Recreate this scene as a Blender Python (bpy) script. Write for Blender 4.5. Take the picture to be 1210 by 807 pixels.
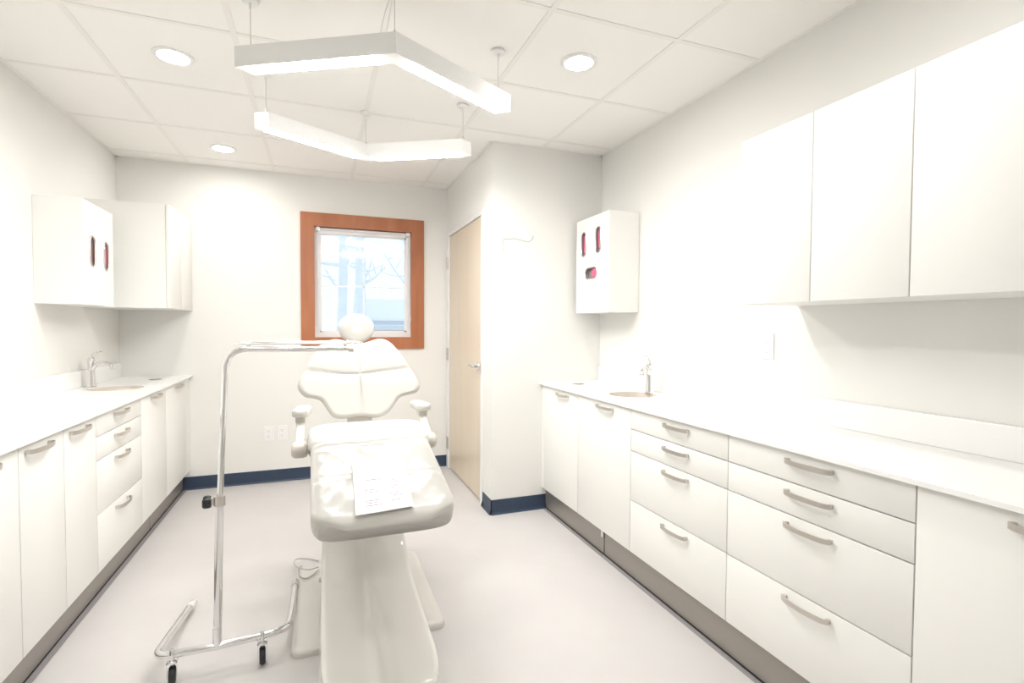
import bpy, bmesh, math, random
from mathutils import Vector, Matrix
random.seed(7)
S = bpy.context.scene
COL = S.collection
for o in list(bpy.data.objects):
    bpy.data.objects.remove(o)

# ------------------------------------------------------------------ camera
YAW, PIT, ROL, FPX = 0.3617, -0.0305, 0.0053, 602.13
CAMZ = 1.2324
fw = Vector((math.sin(YAW)*math.cos(PIT), math.cos(YAW)*math.cos(PIT), math.sin(PIT)))
rt = Vector((math.cos(YAW), -math.sin(YAW), 0)); up = rt.cross(fw)
r2 = rt*math.cos(ROL)+up*math.sin(ROL); u2 = -rt*math.sin(ROL)+up*math.cos(ROL)
cd = bpy.data.cameras.new('camera'); cam = bpy.data.objects.new('camera', cd); COL.objects.link(cam)
M = Matrix((r2, u2, -fw)).transposed().to_4x4(); M.translation = Vector((0, 0, CAMZ))
cam.matrix_world = M
cd.sensor_fit = 'HORIZONTAL'; cd.sensor_width = 36; cd.lens = 36*FPX/1210; cd.clip_start = 0.02
S.camera = cam

# ------------------------------------------------------------------ light and exposure
LENS_PENDANT = 42.0      # radiance of the pendant diffusers
LENS_CAN = 44.0          # radiance of the recessed cans
S.view_settings.view_transform = 'Standard'; S.view_settings.look = 'None'
S.view_settings.exposure = 1.72; S.view_settings.gamma = 1.0
S.view_settings.use_curve_mapping = False
W = bpy.data.worlds.new('overcast_sky'); S.world = W; W.use_nodes = True
bg = W.node_tree.nodes['Background']
bg.inputs[0].default_value = (0.84, 0.93, 1.0, 1); bg.inputs[1].default_value = 0.40

# ------------------------------------------------------------------ room numbers (metres)
H = 2.4084; XL = -1.33; XR = 1.8387; YF = 4.3677; YB = 3.1215; XB = 1.0438; YN = -1.7
XCR, XCL = 1.3783, -0.879; HC = 0.8566; TC = 0.013
XFR, XFL = 1.3967, -0.9014; HB = 0.1464; XTR, XTL = 1.4288, -0.9523; BH = 0.0964
HD = HC-TC-0.003

# ------------------------------------------------------------------ materials
def mat(name, col, rough=0.5, metal=0.0, coat=0.0, noise=None, bump=None, emit=None, spec=0.5, coat_rough=0.05):
    m = bpy.data.materials.new(name); m.use_nodes = True
    nt = m.node_tree; b = nt.nodes['Principled BSDF']
    b.inputs['Base Color'].default_value = (*col, 1)
    b.inputs['Roughness'].default_value = rough; b.inputs['Metallic'].default_value = metal
    b.inputs['Specular IOR Level'].default_value = spec
    b.inputs['Coat Weight'].default_value = coat; b.inputs['Coat Roughness'].default_value = coat_rough
    tc = nt.nodes.new('ShaderNodeTexCoord')
    if noise:                                  # (scale, colour2)
        n = nt.nodes.new('ShaderNodeTexNoise'); n.inputs['Scale'].default_value = noise[0]; n.inputs['Detail'].default_value = 6
        nt.links.new(tc.outputs['Object'], n.inputs['Vector'])
        r = nt.nodes.new('ShaderNodeValToRGB'); r.color_ramp.elements[0].position = 0.35; r.color_ramp.elements[1].position = 0.65
        r.color_ramp.elements[0].color = (*col, 1); r.color_ramp.elements[1].color = (*noise[1], 1)
        nt.links.new(n.outputs['Fac'], r.inputs['Fac']); nt.links.new(r.outputs['Color'], b.inputs['Base Color'])
    if bump:                                   # (scale, strength, distance)
        n = nt.nodes.new('ShaderNodeTexNoise'); n.inputs['Scale'].default_value = bump[0]; n.inputs['Detail'].default_value = 4
        nt.links.new(tc.outputs['Object'], n.inputs['Vector'])
        bp = nt.nodes.new('ShaderNodeBump'); bp.inputs['Strength'].default_value = bump[1]; bp.inputs['Distance'].default_value = bump[2]
        nt.links.new(n.outputs['Fac'], bp.inputs['Height']); nt.links.new(bp.outputs['Normal'], b.inputs['Normal'])
    if emit:
        b.inputs['Emission Color'].default_value = (*emit[0], 1); b.inputs['Emission Strength'].default_value = emit[1]
    return m

def wood(name, c1, c2, scale, stretch, rough=0.4, rot=(0, 0, 0)):
    m = bpy.data.materials.new(name); m.use_nodes = True; nt = m.node_tree; b = nt.nodes['Principled BSDF']
    tc = nt.nodes.new('ShaderNodeTexCoord'); mp = nt.nodes.new('ShaderNodeMapping')
    mp.inputs['Scale'].default_value = stretch; mp.inputs['Rotation'].default_value = rot
    nt.links.new(tc.outputs['Object'], mp.inputs['Vector'])
    n = nt.nodes.new('ShaderNodeTexNoise'); n.inputs['Scale'].default_value = scale; n.inputs['Detail'].default_value = 8; n.inputs['Distortion'].default_value = 0.6
    nt.links.new(mp.outputs['Vector'], n.inputs['Vector'])
    r = nt.nodes.new('ShaderNodeValToRGB'); r.color_ramp.elements[0].position = 0.3; r.color_ramp.elements[1].position = 0.7
    r.color_ramp.elements[0].color = (*c1, 1); r.color_ramp.elements[1].color = (*c2, 1)
    nt.links.new(n.outputs['Fac'], r.inputs['Fac']); nt.links.new(r.outputs['Color'], b.inputs['Base Color'])
    b.inputs['Roughness'].default_value = rough
    return m

def glass(name, tint, gloss=0.1):
    m = bpy.data.materials.new(name); m.use_nodes = True; nt = m.node_tree
    for n in list(nt.nodes):
        if n.type != 'OUTPUT_MATERIAL': nt.nodes.remove(n)
    out = [n for n in nt.nodes if n.type == 'OUTPUT_MATERIAL'][0]
    t = nt.nodes.new('ShaderNodeBsdfTransparent'); t.inputs[0].default_value = (*tint, 1)
    g = nt.nodes.new('ShaderNodeBsdfGlossy'); g.inputs['Roughness'].default_value = 0.06
    lw = nt.nodes.new('ShaderNodeFresnel'); lw.inputs['IOR'].default_value = 1.45
    mx = nt.nodes.new('ShaderNodeMixShader')
    nt.links.new(lw.outputs[0], mx.inputs[0]); nt.links.new(t.outputs[0], mx.inputs[1]); nt.links.new(g.outputs[0], mx.inputs[2])
    nt.links.new(mx.outputs[0], out.inputs[0])
    if gloss > 0.5:
        tc = nt.nodes.new('ShaderNodeTexCoord'); n = nt.nodes.new('ShaderNodeTexNoise'); n.inputs['Scale'].default_value = 7; n.inputs['Distortion'].default_value = 1.0; g.inputs['Roughness'].default_value = 0.16
        nt.links.new(tc.outputs['Object'], n.inputs['Vector'])
        bp = nt.nodes.new('ShaderNodeBump'); bp.inputs['Strength'].default_value = 0.25; bp.inputs['Distance'].default_value = 0.01
        nt.links.new(n.outputs['Fac'], bp.inputs['Height']); nt.links.new(bp.outputs[0], g.inputs['Normal']); nt.links.new(bp.outputs[0], lw.inputs['Normal'])
    return m

MW = mat('wall_paint', (0.82, 0.812, 0.784), 0.75, bump=(260, 0.05, 0.001))
MC = mat('ceiling_tile', (0.935, 0.92, 0.89), 0.9, bump=(420, 0.15, 0.001))
MG = mat('ceiling_grid_white', (0.885, 0.868, 0.83), 0.6)
MF = mat('vinyl_floor', (0.585, 0.562, 0.555), 0.45, noise=(3.0, (0.61, 0.59, 0.58)), bump=(90, 0.05, 0.001), spec=0.4)
MB = mat('navy_rubber', (0.031, 0.052, 0.094), 0.45)
ML = mat('cream_laminate', (0.86, 0.855, 0.825), 0.42, spec=0.3)
MCT = mat('white_solid_surface', (0.93, 0.93, 0.92), 0.25, coat=0.2)
MTK = mat('brushed_toe_kick', (0.36, 0.335, 0.305), 0.38, metal=0.6, bump=(200, 0.05, 0.001))
MDK = mat('dark_gap', (0.04, 0.04, 0.04), 0.8)
MNI = mat('brushed_nickel', (0.64, 0.605, 0.56), 0.32, metal=0.9)
MCH = mat('chrome', (0.80, 0.80, 0.81), 0.10, metal=1.0)
MSS = mat('stainless_bowl', (0.80, 0.75, 0.69), 0.35, metal=0.5)
MV = mat('cream_vinyl', (0.60, 0.588, 0.556), 0.36, coat=0.25, bump=(600, 0.04, 0.0005))
MVL = mat('cream_plastic', (0.74, 0.725, 0.685), 0.3, coat=0.3)
MBS = mat('glossy_ivory_shell', (0.76, 0.745, 0.71), 0.16, coat=0.4)
MPL = mat('base_plate_ivory', (0.66, 0.635, 0.60), 0.32, coat=0.2)
MGB = mat('warm_grey_plastic', (0.60, 0.565, 0.51), 0.4)
MBK = mat('black_rubber', (0.018, 0.018, 0.02), 0.45)
MPW = mat('white_plastic', (0.86, 0.86, 0.85), 0.3)
MVN = mat('vinyl_window_white', (0.80, 0.80, 0.81), 0.35)
MPA = mat('paper', (0.94, 0.93, 0.94), 0.6)
MINK = mat('pale_print', (0.20, 0.16, 0.19), 0.7)
MOS = mat('outlet_slot_grey', (0.42, 0.42, 0.42), 0.5)
MPK = mat('pink_carton', (0.74, 0.12, 0.24), 0.5)
MRD = mat('dark_rose_carton', (0.20, 0.075, 0.09), 0.5)
MSL = mat('slot_grey', (0.34, 0.31, 0.31), 0.4)
MWC = wood('cedar_casing', (0.36, 0.12, 0.048), (0.45, 0.17, 0.075), 3.0, (3, 3, 0.6), 0.45)
MWD = wood('maple_veneer', (0.68, 0.575, 0.44), (0.74, 0.65, 0.53), 1.6, (2.2, 2.2, 0.35), 0.35)
MGL = glass('window_glass', (0.96, 0.98, 1.0))
MPC = glass('clear_plastic_wrap', (0.985, 0.985, 0.985), 1.0)
MEP = mat('pendant_diffuser', (0.9, 0.9, 0.9), 0.5, emit=((1.0, 0.982, 0.95), LENS_PENDANT))
MEC = mat('can_diffuser', (0.9, 0.9, 0.9), 0.5, emit=((1.0, 0.975, 0.935), LENS_CAN))
MSN = mat('snow', (0.85, 0.88, 0.92), 0.8)
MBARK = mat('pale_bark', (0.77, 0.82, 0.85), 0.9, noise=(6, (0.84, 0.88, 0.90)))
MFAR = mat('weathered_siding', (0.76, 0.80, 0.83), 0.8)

# ------------------------------------------------------------------ mesh helpers
def add_box(bm, x0, x1, y0, y1, z0, z1, bev=0.0, seg=2):
    x0, x1 = min(x0, x1), max(x0, x1); y0, y1 = min(y0, y1), max(y0, y1); z0, z1 = min(z0, z1), max(z0, z1)
    r = bmesh.ops.create_cube(bm, size=1)
    vs = r['verts']
    for v in vs:
        v.co = Vector(((x0+x1)/2+v.co.x*(x1-x0), (y0+y1)/2+v.co.y*(y1-y0), (z0+z1)/2+v.co.z*(z1-z0)))
    if bev > 0:
        es = list({e for v in vs for e in v.link_edges})
        bmesh.ops.bevel(bm, geom=es, offset=bev, segments=seg, affect='EDGES', profile=0.5)

def smooth_path(pts, n=8, closed=False):
    """Catmull-Rom through 3D points"""
    P = [Vector(p) for p in pts]; out = []
    N = len(P); rng = N if closed else N-1
    for i in range(rng):
        p1, p2 = P[i], P[(i+1) % N]
        p0 = P[i-1] if (closed or i > 0) else p1+(p1-p2)
        p3 = P[(i+2) % N] if (closed or i+2 < N) else p2+(p2-p1)
        for k in range(n):
            t = k/n
            out.append(0.5*((2*p1)+(-p0+p2)*t+(2*p0-5*p1+4*p2-p3)*t*t+(-p0+3*p1-3*p2+p3)*t**3))
    if not closed: out.append(P[-1])
    return out

def fillet(pts, r, n=6):
    """polyline with rounded corners"""
    P = [Vector(p) for p in pts]; out = [P[0]]
    for i in range(1, len(P)-1):
        a = (P[i-1]-P[i]); b = (P[i+1]-P[i]); d = min(r, a.length*0.48, b.length*0.48)
        a.normalize(); b.normalize(); s, e = P[i]+a*d, P[i]+b*d
        for k in range(n+1):
            t = k/n; out.append((1-t)**2*s+2*t*(1-t)*P[i]+t*t*e)
    out.append(P[-1]); return out

def add_tube(bm, path, r, seg=12, caps=True, closed=False, flat=1.0, upv=None):
    P = [Vector(p) for p in path]; N = len(P)
    rr = r if isinstance(r, (list, tuple)) else [r]*N
    t0 = (P[1]-P[0]).normalized()
    nrm = Vector(upv) if upv else (Vector((0, 0, 1)) if abs(t0.z) < 0.9 else Vector((1, 0, 0)))
    nrm = (nrm-t0*nrm.dot(t0)).normalized(); rings = []
    for i in range(N):
        if closed: t = (P[(i+1) % N]-P[i-1])
        else: t = P[min(i+1, N-1)]-P[max(i-1, 0)]
        t.normalize(); nrm = (nrm-t*nrm.dot(t))
        nrm.normalize(); bn = t.cross(nrm)
        rings.append([bm.verts.new(P[i]+nrm*rr[i]*flat*math.cos(2*math.pi*k/seg)+bn*rr[i]*math.sin(2*math.pi*k/seg)) for k in range(seg)])
    M_ = N if closed else N-1
    for i in range(M_):
        a, b = rings[i], rings[(i+1) % N]
        for k in range(seg):
            bm.faces.new((a[k], a[(k+1) % seg], b[(k+1) % seg], b[k]))
    if caps and not closed:
        bm.faces.new(rings[0][::-1]); bm.faces.new(rings[-1])

def add_lathe(bm, prof, c, axis='z', seg=32):
    """prof = [(r, h)...] about axis through c"""
    c = Vector(c); rings = []
    def pt(r, h, a):
        u, v = r*math.cos(a), r*math.sin(a)
        return c+{'z': Vector((u, v, h)), 'x': Vector((h, u, v)), 'y': Vector((v, h, u))}[axis]
    for r, h in prof:
        if r < 1e-6: rings.append([bm.verts.new(pt(0, h, 0))])
        else: rings.append([bm.verts.new(pt(r, h, 2*math.pi*k/seg)) for k in range(seg)])
    for a, b in zip(rings[:-1], rings[1:]):
        if len(a) == 1 and len(b) == 1: continue
        for k in range(seg):
            j = (k+1) % seg
            if len(a) == 1: bm.faces.new((a[0], b[j], b[k]))
            elif len(b) == 1: bm.faces.new((a[k], a[j], b[0]))
            else: bm.faces.new((a[k], a[j], b[j], b[k]))

def loft(bm, sections, caps=True):
    rings = [[bm.verts.new(p) for p in s] for s in sections]; n = len(rings[0])
    for a, b in zip(rings[:-1], rings[1:]):
        for k in range(n): bm.faces.new((a[k], a[(k+1) % n], b[(k+1) % n], b[k]))
    if caps:
        for r in (rings[0], rings[-1]):
            c = bm.verts.new(sum((v.co for v in r), Vector())/n)
            for k in range(n): bm.faces.new((r[k], r[(k+1) % n], c))

def plate_with_holes(bm, outer, holes, to3d, depth):
    """flat plate: outer loop with hole loops in 2D, extruded by the vector depth"""
    ed = []
    for lp in [outer]+holes:
        vs = [bm.verts.new(to3d(*p)) for p in lp]
        ed += [bm.edges.new((vs[i], vs[(i+1) % len(vs)])) for i in range(len(vs))]
    r = bmesh.ops.triangle_fill(bm, use_beauty=True, use_dissolve=False, edges=ed)
    fs = [g for g in r['geom'] if isinstance(g, bmesh.types.BMFace)]
    e = bmesh.ops.extrude_face_region(bm, geom=fs)
    for v in [g for g in e['geom'] if isinstance(g, bmesh.types.BMVert)]: v.co += Vector(depth)

def build(name, bm, m, parent=None, smooth=None, org=None):
    """link bm as one mesh object; org = world position of its origin"""
    bmesh.ops.recalc_face_normals(bm, faces=bm.faces[:])
    me = bpy.data.meshes.new(name)
    base = Vector(org) if org is not None else Vector((0, 0, 0))
    if org is None and parent is None:
        xs = [v.co for v in bm.verts]
        base = Vector((sum(v.x for v in xs)/len(xs), sum(v.y for v in xs)/len(xs), min(v.z for v in xs)))
    if parent is not None:
        wl = parent; off = Vector((0, 0, 0))
        while wl is not None: off += wl.location; wl = wl.parent
        for v in bm.verts: v.co -= off
        loc = Vector((0, 0, 0))
    else:
        for v in bm.verts: v.co -= base
        loc = base
    bm.to_mesh(me); bm.free(); me.materials.append(m)
    o = bpy.data.objects.new(name, me); COL.objects.link(o); o.location = loc
    if parent is not None: o.parent = parent
    if smooth is not None:
        for p in me.polygons: p.use_smooth = True
        if smooth < 180:
            bmm = bmesh.new(); bmm.from_mesh(me)
            for e in bmm.edges:
                if len(e.link_faces) == 2 and e.calc_face_angle(0) > math.radians(smooth): e.smooth = False
            bmm.to_mesh(me); bmm.free()
    return o

def tag(o, label, cat, group=None, kind=None):
    if label: o['label'] = label
    if cat: o['category'] = cat
    if group: o['group'] = group
    if kind: o['kind'] = kind
    return o

def thing(name, loc, label, cat, group=None):
    o = bpy.data.objects.new(name, None); COL.objects.link(o); o.location = loc; o.empty_display_size = 0.1
    return tag(o, label, cat, group)

def box_obj(name, dims, m, parent=None, bev=0.0, smooth=None):
    bm = bmesh.new(); add_box(bm, *dims, bev=bev); return build(name, bm, m, parent, smooth)

def struct(o):
    o['kind'] = 'structure'; return o

# ------------------------------------------------------------------ room shell
T = 0.12
struct(box_obj('floor', (XL-T, XR+T, YN-T, YF+T, -0.08, 0), MF))
struct(box_obj('ceiling', (XL-T, XR+T, YN-T, YF+T, H+0.0028, H+0.09), MC))
struct(box_obj('wall_left', (XL-T, XL, YN, YF+T, 0, H+0.0028), MW))
struct(box_obj('wall_right', (XR, XR+T, YN, YB+T, 0, H+0.0028), MW))
struct(box_obj('wall_near', (XL-T, XR+T, YN-T, YN, 0, H+0.0028), MW))
# far wall with the window opening
WX0, WX1, WZ0, WZ1 = -0.040, 0.742, 1.125, 2.025
bm = bmesh.new()
plate_with_holes(bm, [(XL, 0), (XB+T, 0), (XB+T, H+0.0028), (XL, H+0.0028)], [[(WX0, WZ0), (WX1, WZ0), (WX1, WZ1), (WX0, WZ1)]],
                 lambda a, b: Vector((a, YF, b)), (0, T, 0))
struct(build('wall_far', bm, MW))
# projecting closet corner: door side wall and front wall
DY0, DY1, DZ = 3.335, 4.300, 2.012
bm = bmesh.new()
plate_with_holes(bm, [(YB, 0), (DY0, 0), (DY0, DZ), (DY1, DZ), (DY1, 0), (YF, 0), (YF, H+0.0028), (YB, H+0.0028)], [],
                 lambda a, b: Vector((XB, a, b)), (T, 0, 0))
struct(build('wall_door_side', bm, MW))
struct(box_obj('wall_closet_front', (XB+T, XR, YB, YB+T, 0, H+0.0028), MW))

# suspended ceiling grid
bm = bmesh.new()
for i in range(-1, 6):
    x = -0.887+0.5688*i
    if XL+0.03 < x < XR-0.03:
        ye = YF if x < XB-0.02 else YB
        add_box(bm, x-0.0115, x+0.0115, YN, ye, H, H+0.004)
for j in range(-7, 4):
    y = 2.3675+0.6096*j
    if y < YN: continue
    xe = XR if y < YB-0.01 else XB
    add_box(bm, XL, xe, y-0.0115, y+0.0115, H+0.0003, H+0.004)
struct(build('trim_1', bm, MG))
bm = bmesh.new()   # wall angle around the edge of the ceiling
for b in [(XL, XL+0.02, YN, YF), (XR-0.02, XR, YN, YB), (XL, XB, YF-0.02, YF), (XB, XR, YB-0.02, YB), (XB-0.02, XB, YB, YF)]:
    add_box(bm, *b, H+0.0008, H+0.004)
struct(build('trim_2', bm, MG))

# coved navy baseboards
def baseboard(name, p0, p1, n):
    p0, p1, n = Vector(p0), Vector(p1), Vector(n)
    prof = [(0.0, 0.0), (0.016, 0.0), (0.010, 0.003), (0.0055, 0.010), (0.004, 0.02), (0.004, BH-0.002), (0.002, BH), (0.0, BH)]
    bm = bmesh.new()
    loft(bm, [[p+n*a+Vector((0, 0, b)) for a, b in prof] for p in (p0, p1)])
    return struct(build(name, bm, MB))
baseboard('baseboard_far', (XTL, YF, 0), (XB, YF, 0), (0, -1, 0))
baseboard('baseboard_closet_front', (XB-0.004, YB, 0), (XTR, YB, 0), (0, -1, 0))
baseboard('baseboard_door_side', (XB, YB-0.004, 0), (XB, DY0-0.03, 0), (-1, 0, 0))

# ------------------------------------------------------------------ window
wf = bmesh.new()
fy0, fy1 = YF+0.035, YF+0.095
plate_with_holes(wf, [(WX0+0.004, WZ0+0.004), (WX1-0.004, WZ0+0.004), (WX1-0.004, WZ1-0.004), (WX0+0.004, WZ1-0.004)],
                 [[(WX0+0.045, WZ0+0.048), (WX1-0.045, WZ0+0.048), (WX1-0.045, WZ1-0.050), (WX0+0.045, WZ1-0.06)]],
                 lambda a, b: Vector((a, fy0, b)), (0, fy1-fy0, 0))
win = struct(build('window_1', wf, MVN)); win['label'] = 'white vinyl casement window sash in a cedar casing'
def cmesh(name, m, fn, par, **k):
    bm = bmesh.new(); fn(bm); return build(name, bm, m, par, **k)
# mitred cedar casing in four boards
CX0, CX1, CZ0, CZ1 = -0.134, 0.839, 1.035, 2.123
ix0, ix1, iz0, iz1 = WX0+0.004, WX1-0.004, WZ0+0.004, WZ1-0.004
def board(quad, yy0, yy1):
    def f(bm):
        a = [bm.verts.new((x, yy0, z)) for x, z in quad]; b = [bm.verts.new((x, yy1, z)) for x, z in quad]
        bm.faces.new(a); bm.faces.new(b[::-1])
        for k in range(4): bm.faces.new((a[k], a[(k+1) % 4], b[(k+1) % 4], b[k]))
    return f
for q in [[(CX0, CZ0), (CX0, CZ1), (ix0, iz1), (ix0, iz0)], [(CX1, CZ1), (CX1, CZ0), (ix1, iz0), (ix1, iz1)],
          [(CX0, CZ1), (CX1, CZ1), (ix1, iz1), (ix0, iz1)], [(CX1, CZ0), (CX0, CZ0), (ix0, iz0), (ix1, iz0)]]:
    cmesh('casing', MWC, board(q, YF-0.019, YF-0.0005), win)
def jamb(bm):
    y0, y1 = YF-0.018, fy0
    for b in [(WX0+0.0005, ix0+0.004, WZ0+0.001, WZ1-0.001), (ix1-0.004, WX1-0.0005, WZ0+0.001, WZ1-0.001), (ix0, ix1, WZ1-0.008, WZ1-0.0005), (ix0, ix1, WZ0+0.0005, WZ0+0.008)]:
        add_box(bm, b[0], b[1], y0, y1, b[2], b[3])
cmesh('jamb_lining', MWC, jamb, win)
gx0, gx1, gz0, gz1 = WX0+0.045, WX1-0.045, WZ0+0.048, WZ1-0.050
def bead(bm):
    for a in (0.0, 0.016):
        s = 0.014
        y = fy0+0.012+a
        add_box(bm, gx0-0.002, gx0+s-a/2, y, y+0.012, gz0, gz1); add_box(bm, gx1-s+a/2, gx1+0.002, y, y+0.012, gz0, gz1)
        add_box(bm, gx0, gx1, y, y+0.012, gz0-0.002, gz0+s-a/2); add_box(bm, gx0, gx1, y, y+0.012, gz1-s+a/2, gz1+0.002)
cmesh('glazing_bead', MVN, bead, win)
cmesh('pane', MGL, lambda bm: add_box(bm, gx0, gx1, fy0+0.04, fy0+0.043, gz0, gz1), win)
def munt(bm):
    xm = (gx0+gx1)/2-0.003; zm = gz0+(gz1-gz0)*0.47
    add_box(bm, xm-0.005, xm+0.005, fy0+0.028, fy0+0.034, gz0, gz1)
    add_box(bm, gx0, gx1, fy0+0.028, fy0+0.034, zm-0.005, zm+0.005)
cmesh('muntin', mat('pale_blue_muntin', (0.86, 0.89, 0.93), 0.4), munt, win)
def bracket(x):
    def f(bm):
        add_box(bm, x-0.016, x+0.016, YF+0.004, YF+0.036, WZ1-0.042, WZ1-0.009, bev=0.003)
        add_lathe(bm, [(0, -0.012), (0.010, -0.012), (0.010, 0.012), (0, 0.012)], (x, YF+0.018, WZ1-0.03), 'x', 14)
    return f
cmesh('shade_bracket', MPW, bracket(WX0+0.034), win); cmesh('shade_bracket', MPW, bracket(WX1-0.034), win)
cmesh('head_rail', MVN, lambda bm: add_box(bm, WX0+0.05, WX1-0.05, YF+0.018, YF+0.032, WZ1-0.03, WZ1-0.014, bev=0.003), win)
def chain(x, sgn):
    def f(bm):
        zt, zb = WZ1-0.04, WZ0+0.10
        pts = [(x, YF+0.02, zt), (x-0.002*sgn, YF+0.02, zb+0.16), (x-0.010*sgn, YF+0.02, zb+0.07), (x+0.004*sgn, YF+0.02, zb), (x+0.018*sgn, YF+0.02, zb+0.04), (x+0.012*sgn, YF+0.02, zb+0.20), (x+0.008*sgn, YF+0.02, zt)]
        add_tube(bm, smooth_path(pts, 6), 0.0019, 6)
    return f
cmesh('bead_chain', MPW, chain(WX0+0.018, 1), win, smooth=60); cmesh('bead_chain', MPW, chain(WX1-0.018, -1), win, smooth=60)

# outside: snowy ground, pale trees and a distant shed
struct(box_obj('ground', (-14, 14, YF+0.8, 34, -0.5, -0.35), MSN))
def bare_tree(x, y, h, r, lean, label):
    t = thing('bare_tree', (x, y, -0.36), label, 'tree', 'bare trees outside the window')
    bm = bmesh.new()
    path = smooth_path([(x, y, -0.36), (x+lean*0.3, y, h*0.35), (x+lean*0.2, y+0.1, h*0.7), (x+lean, y, h)], 6)
    n = len(path); add_tube(bm, path, [r*(1-0.8*i/(n-1)) for i in range(n)], 10)
    build('trunk', bm, MBARK, t, smooth=50)
    bm = bmesh.new()
    for k in range(16):
        i = int(n*(0.3+0.65*k/16)); p = path[min(i, n-1)]; a = random.uniform(0, 6.28); L = random.uniform(0.5, 1.3)*h/6
        e = p+Vector((math.cos(a)*L, math.sin(a)*L*0.6, L*random.uniform(0.2, 0.8)))
        m_ = (p+e)/2+Vector((0, 0, -0.08)); q = smooth_path([p, m_, e], 4)
        add_tube(bm, q, [r*0.32*(1-0.85*j/(len(q)-1)) for j in range(len(q))], 6)
        for s in range(3):
            b0 = p.lerp(e, 0.4+0.2*s); e2 = b0+Vector((random.uniform(-.4, .4), random.uniform(-.2, .2), random.uniform(0.0, .45)))*h/6
            add_tube(bm, [b0, e2], [r*0.12, r*0.03], 5)
    build('branches', bm, MBARK, t, smooth=60)
bare_tree(0.30, 9.5, 6.5, 0.10, 0.35, 'pale bare tree outside, nearest the left edge of the window glass')
bare_tree(0.92, 11.5, 7.5, 0.13, -0.3, 'pale bare tree outside, just left of the central window bar')
bare_tree(1.42, 9.0, 6.0, 0.045, 0.25, 'slender bare sapling outside, seen through the right half of the window')
bare_tree(2.35, 13.5, 7.0, 0.14, 0.2, 'pale bare tree outside, nearest the right edge of the window glass')
bare_tree(1.0, 16.0, 8.5, 0.20, 0.6, 'farthest bare tree outside, behind the tree left of the central window bar')
sh = thing('shed', (2.6, 17, -0.36), 'low grey shed outside, seen low in the right half of the window', 'shed')
def siding(bm):
    for k in range(11): add_box(bm, 1.4, 3.9, 16.6-0.01*(k % 2), 18.2, -0.36+k*0.16, -0.36+(k+1)*0.16-0.01)
cmesh('siding', MFAR, siding, sh)
def shroof(bm):
    loft(bm, [[Vector((x, 16.3, 1.38)), Vector((x, 17.4, 2.0)), Vector((x, 18.5, 1.38)), Vector((x, 18.5, 1.46)), Vector((x, 17.4, 2.1)), Vector((x, 16.3, 1.46))] for x in (1.2, 4.1)])
cmesh('roof', MSN, shroof, sh)

# ------------------------------------------------------------------ door
bm = bmesh.new(); add_box(bm, XB+0.004, XB+0.044, DY0+0.028, DY1-0.022, 0.012, DZ-0.024, bev=0.002)
door = struct(build('door_1', bm, MWD)); door['label'] = 'pale maple veneer door in a white frame'
def dframe(bm):
    for b in [(DY0+0.0005, DY0+0.024, 0.0, DZ-0.0005), (DY1-0.018, DY1-0.0005, 0.0, DZ-0.0005), (DY0+0.02, DY1-0.02, DZ-0.020, DZ-0.0005)]:
        add_box(bm, XB-0.006, XB+T-0.01, b[0], b[1], b[2], b[3], bev=0.0015)
    for b in [(DY0-0.028, DY0+0.002), (DY1-0.002, DY1+0.045)]:
        add_box(bm, XB-0.008, XB-0.0005, b[0], b[1], 0.0, DZ-0.0025)
    add_box(bm, XB-0.008, XB-0.0005, DY0-0.028, DY1+0.045, DZ-0.002, DZ+0.006)
cmesh('door_frame', MPW, dframe, door)
for zc in (1.765, 0.988, 0.218):
    def hin(bm, zc=zc):
        add_box(bm, XB-0.014, XB-0.009, DY1-0.008, DY1+0.040, zc-0.052, zc+0.052, bev=0.001)
        for k in range(3): add_lathe(bm, [(0, -0.016), (0.007, -0.016), (0.007, 0.016), (0, 0.016)], (XB-0.013, DY1-0.012, zc-0.035+0.035*k), 'z', 12)
    cmesh('hinge', MNI, hin, door)
def dhandle(bm):
    y, z = 3.435, 0.948
    add_lathe(bm, [(0, 0.0), (0.030, 0.0), (0.030, -0.006), (0.026, -0.011), (0.011, -0.013), (0.010, -0.052), (0, -0.052)], (XB+0.004, y, z), 'x', 24)
    add_tube(bm, smooth_path([(XB-0.044, y-0.005, z), (XB-0.048, y+0.03, z+0.002), (XB-0.046, y+0.08, z-0.001), (XB-0.036, y+0.125, z-0.006)], 5), [0.010]*11+[0.009]*4+[0.006], 12)
cmesh('door_handle', MCH, dhandle, door, smooth=40)
cmesh('strike_plate', MNI, lambda bm: add_box(bm, XB-0.0095, XB-0.0085, DY0+0.004, DY0+0.022, 0.90, 0.99), door)

# ------------------------------------------------------------------ base cabinets
def handle_mesh(x, y, z, out):
    """flat bow pull, bowing out along x by 'out'"""
    bm = bmesh.new(); n = 14; L = 0.080; sec = []
    for i in range(n+1):
        t = -1+2*i/n; yy = y+t*L; bow = out*(0.012+0.018*math.sqrt(max(0, 1-t*t)**1.0)) if abs(t) < 1 else out*0.012
        h = 0.0075; th = 0.0022
        sec.append([Vector((x+bow-out*th, yy, z-h)), Vector((x+bow+out*th, yy, z-h)), Vector((x+bow+out*th, yy, z+h)), Vector((x+bow-out*th, yy, z+h))])
    loft(bm, sec)
    for s in (-1, 1):
        add_box(bm, x, x+out*0.0135, y+s*(L-0.006)-0.005, y+s*(L-0.006)+0.005, z-0.0065, z+0.0065, bev=0.001)
    return bm

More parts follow.
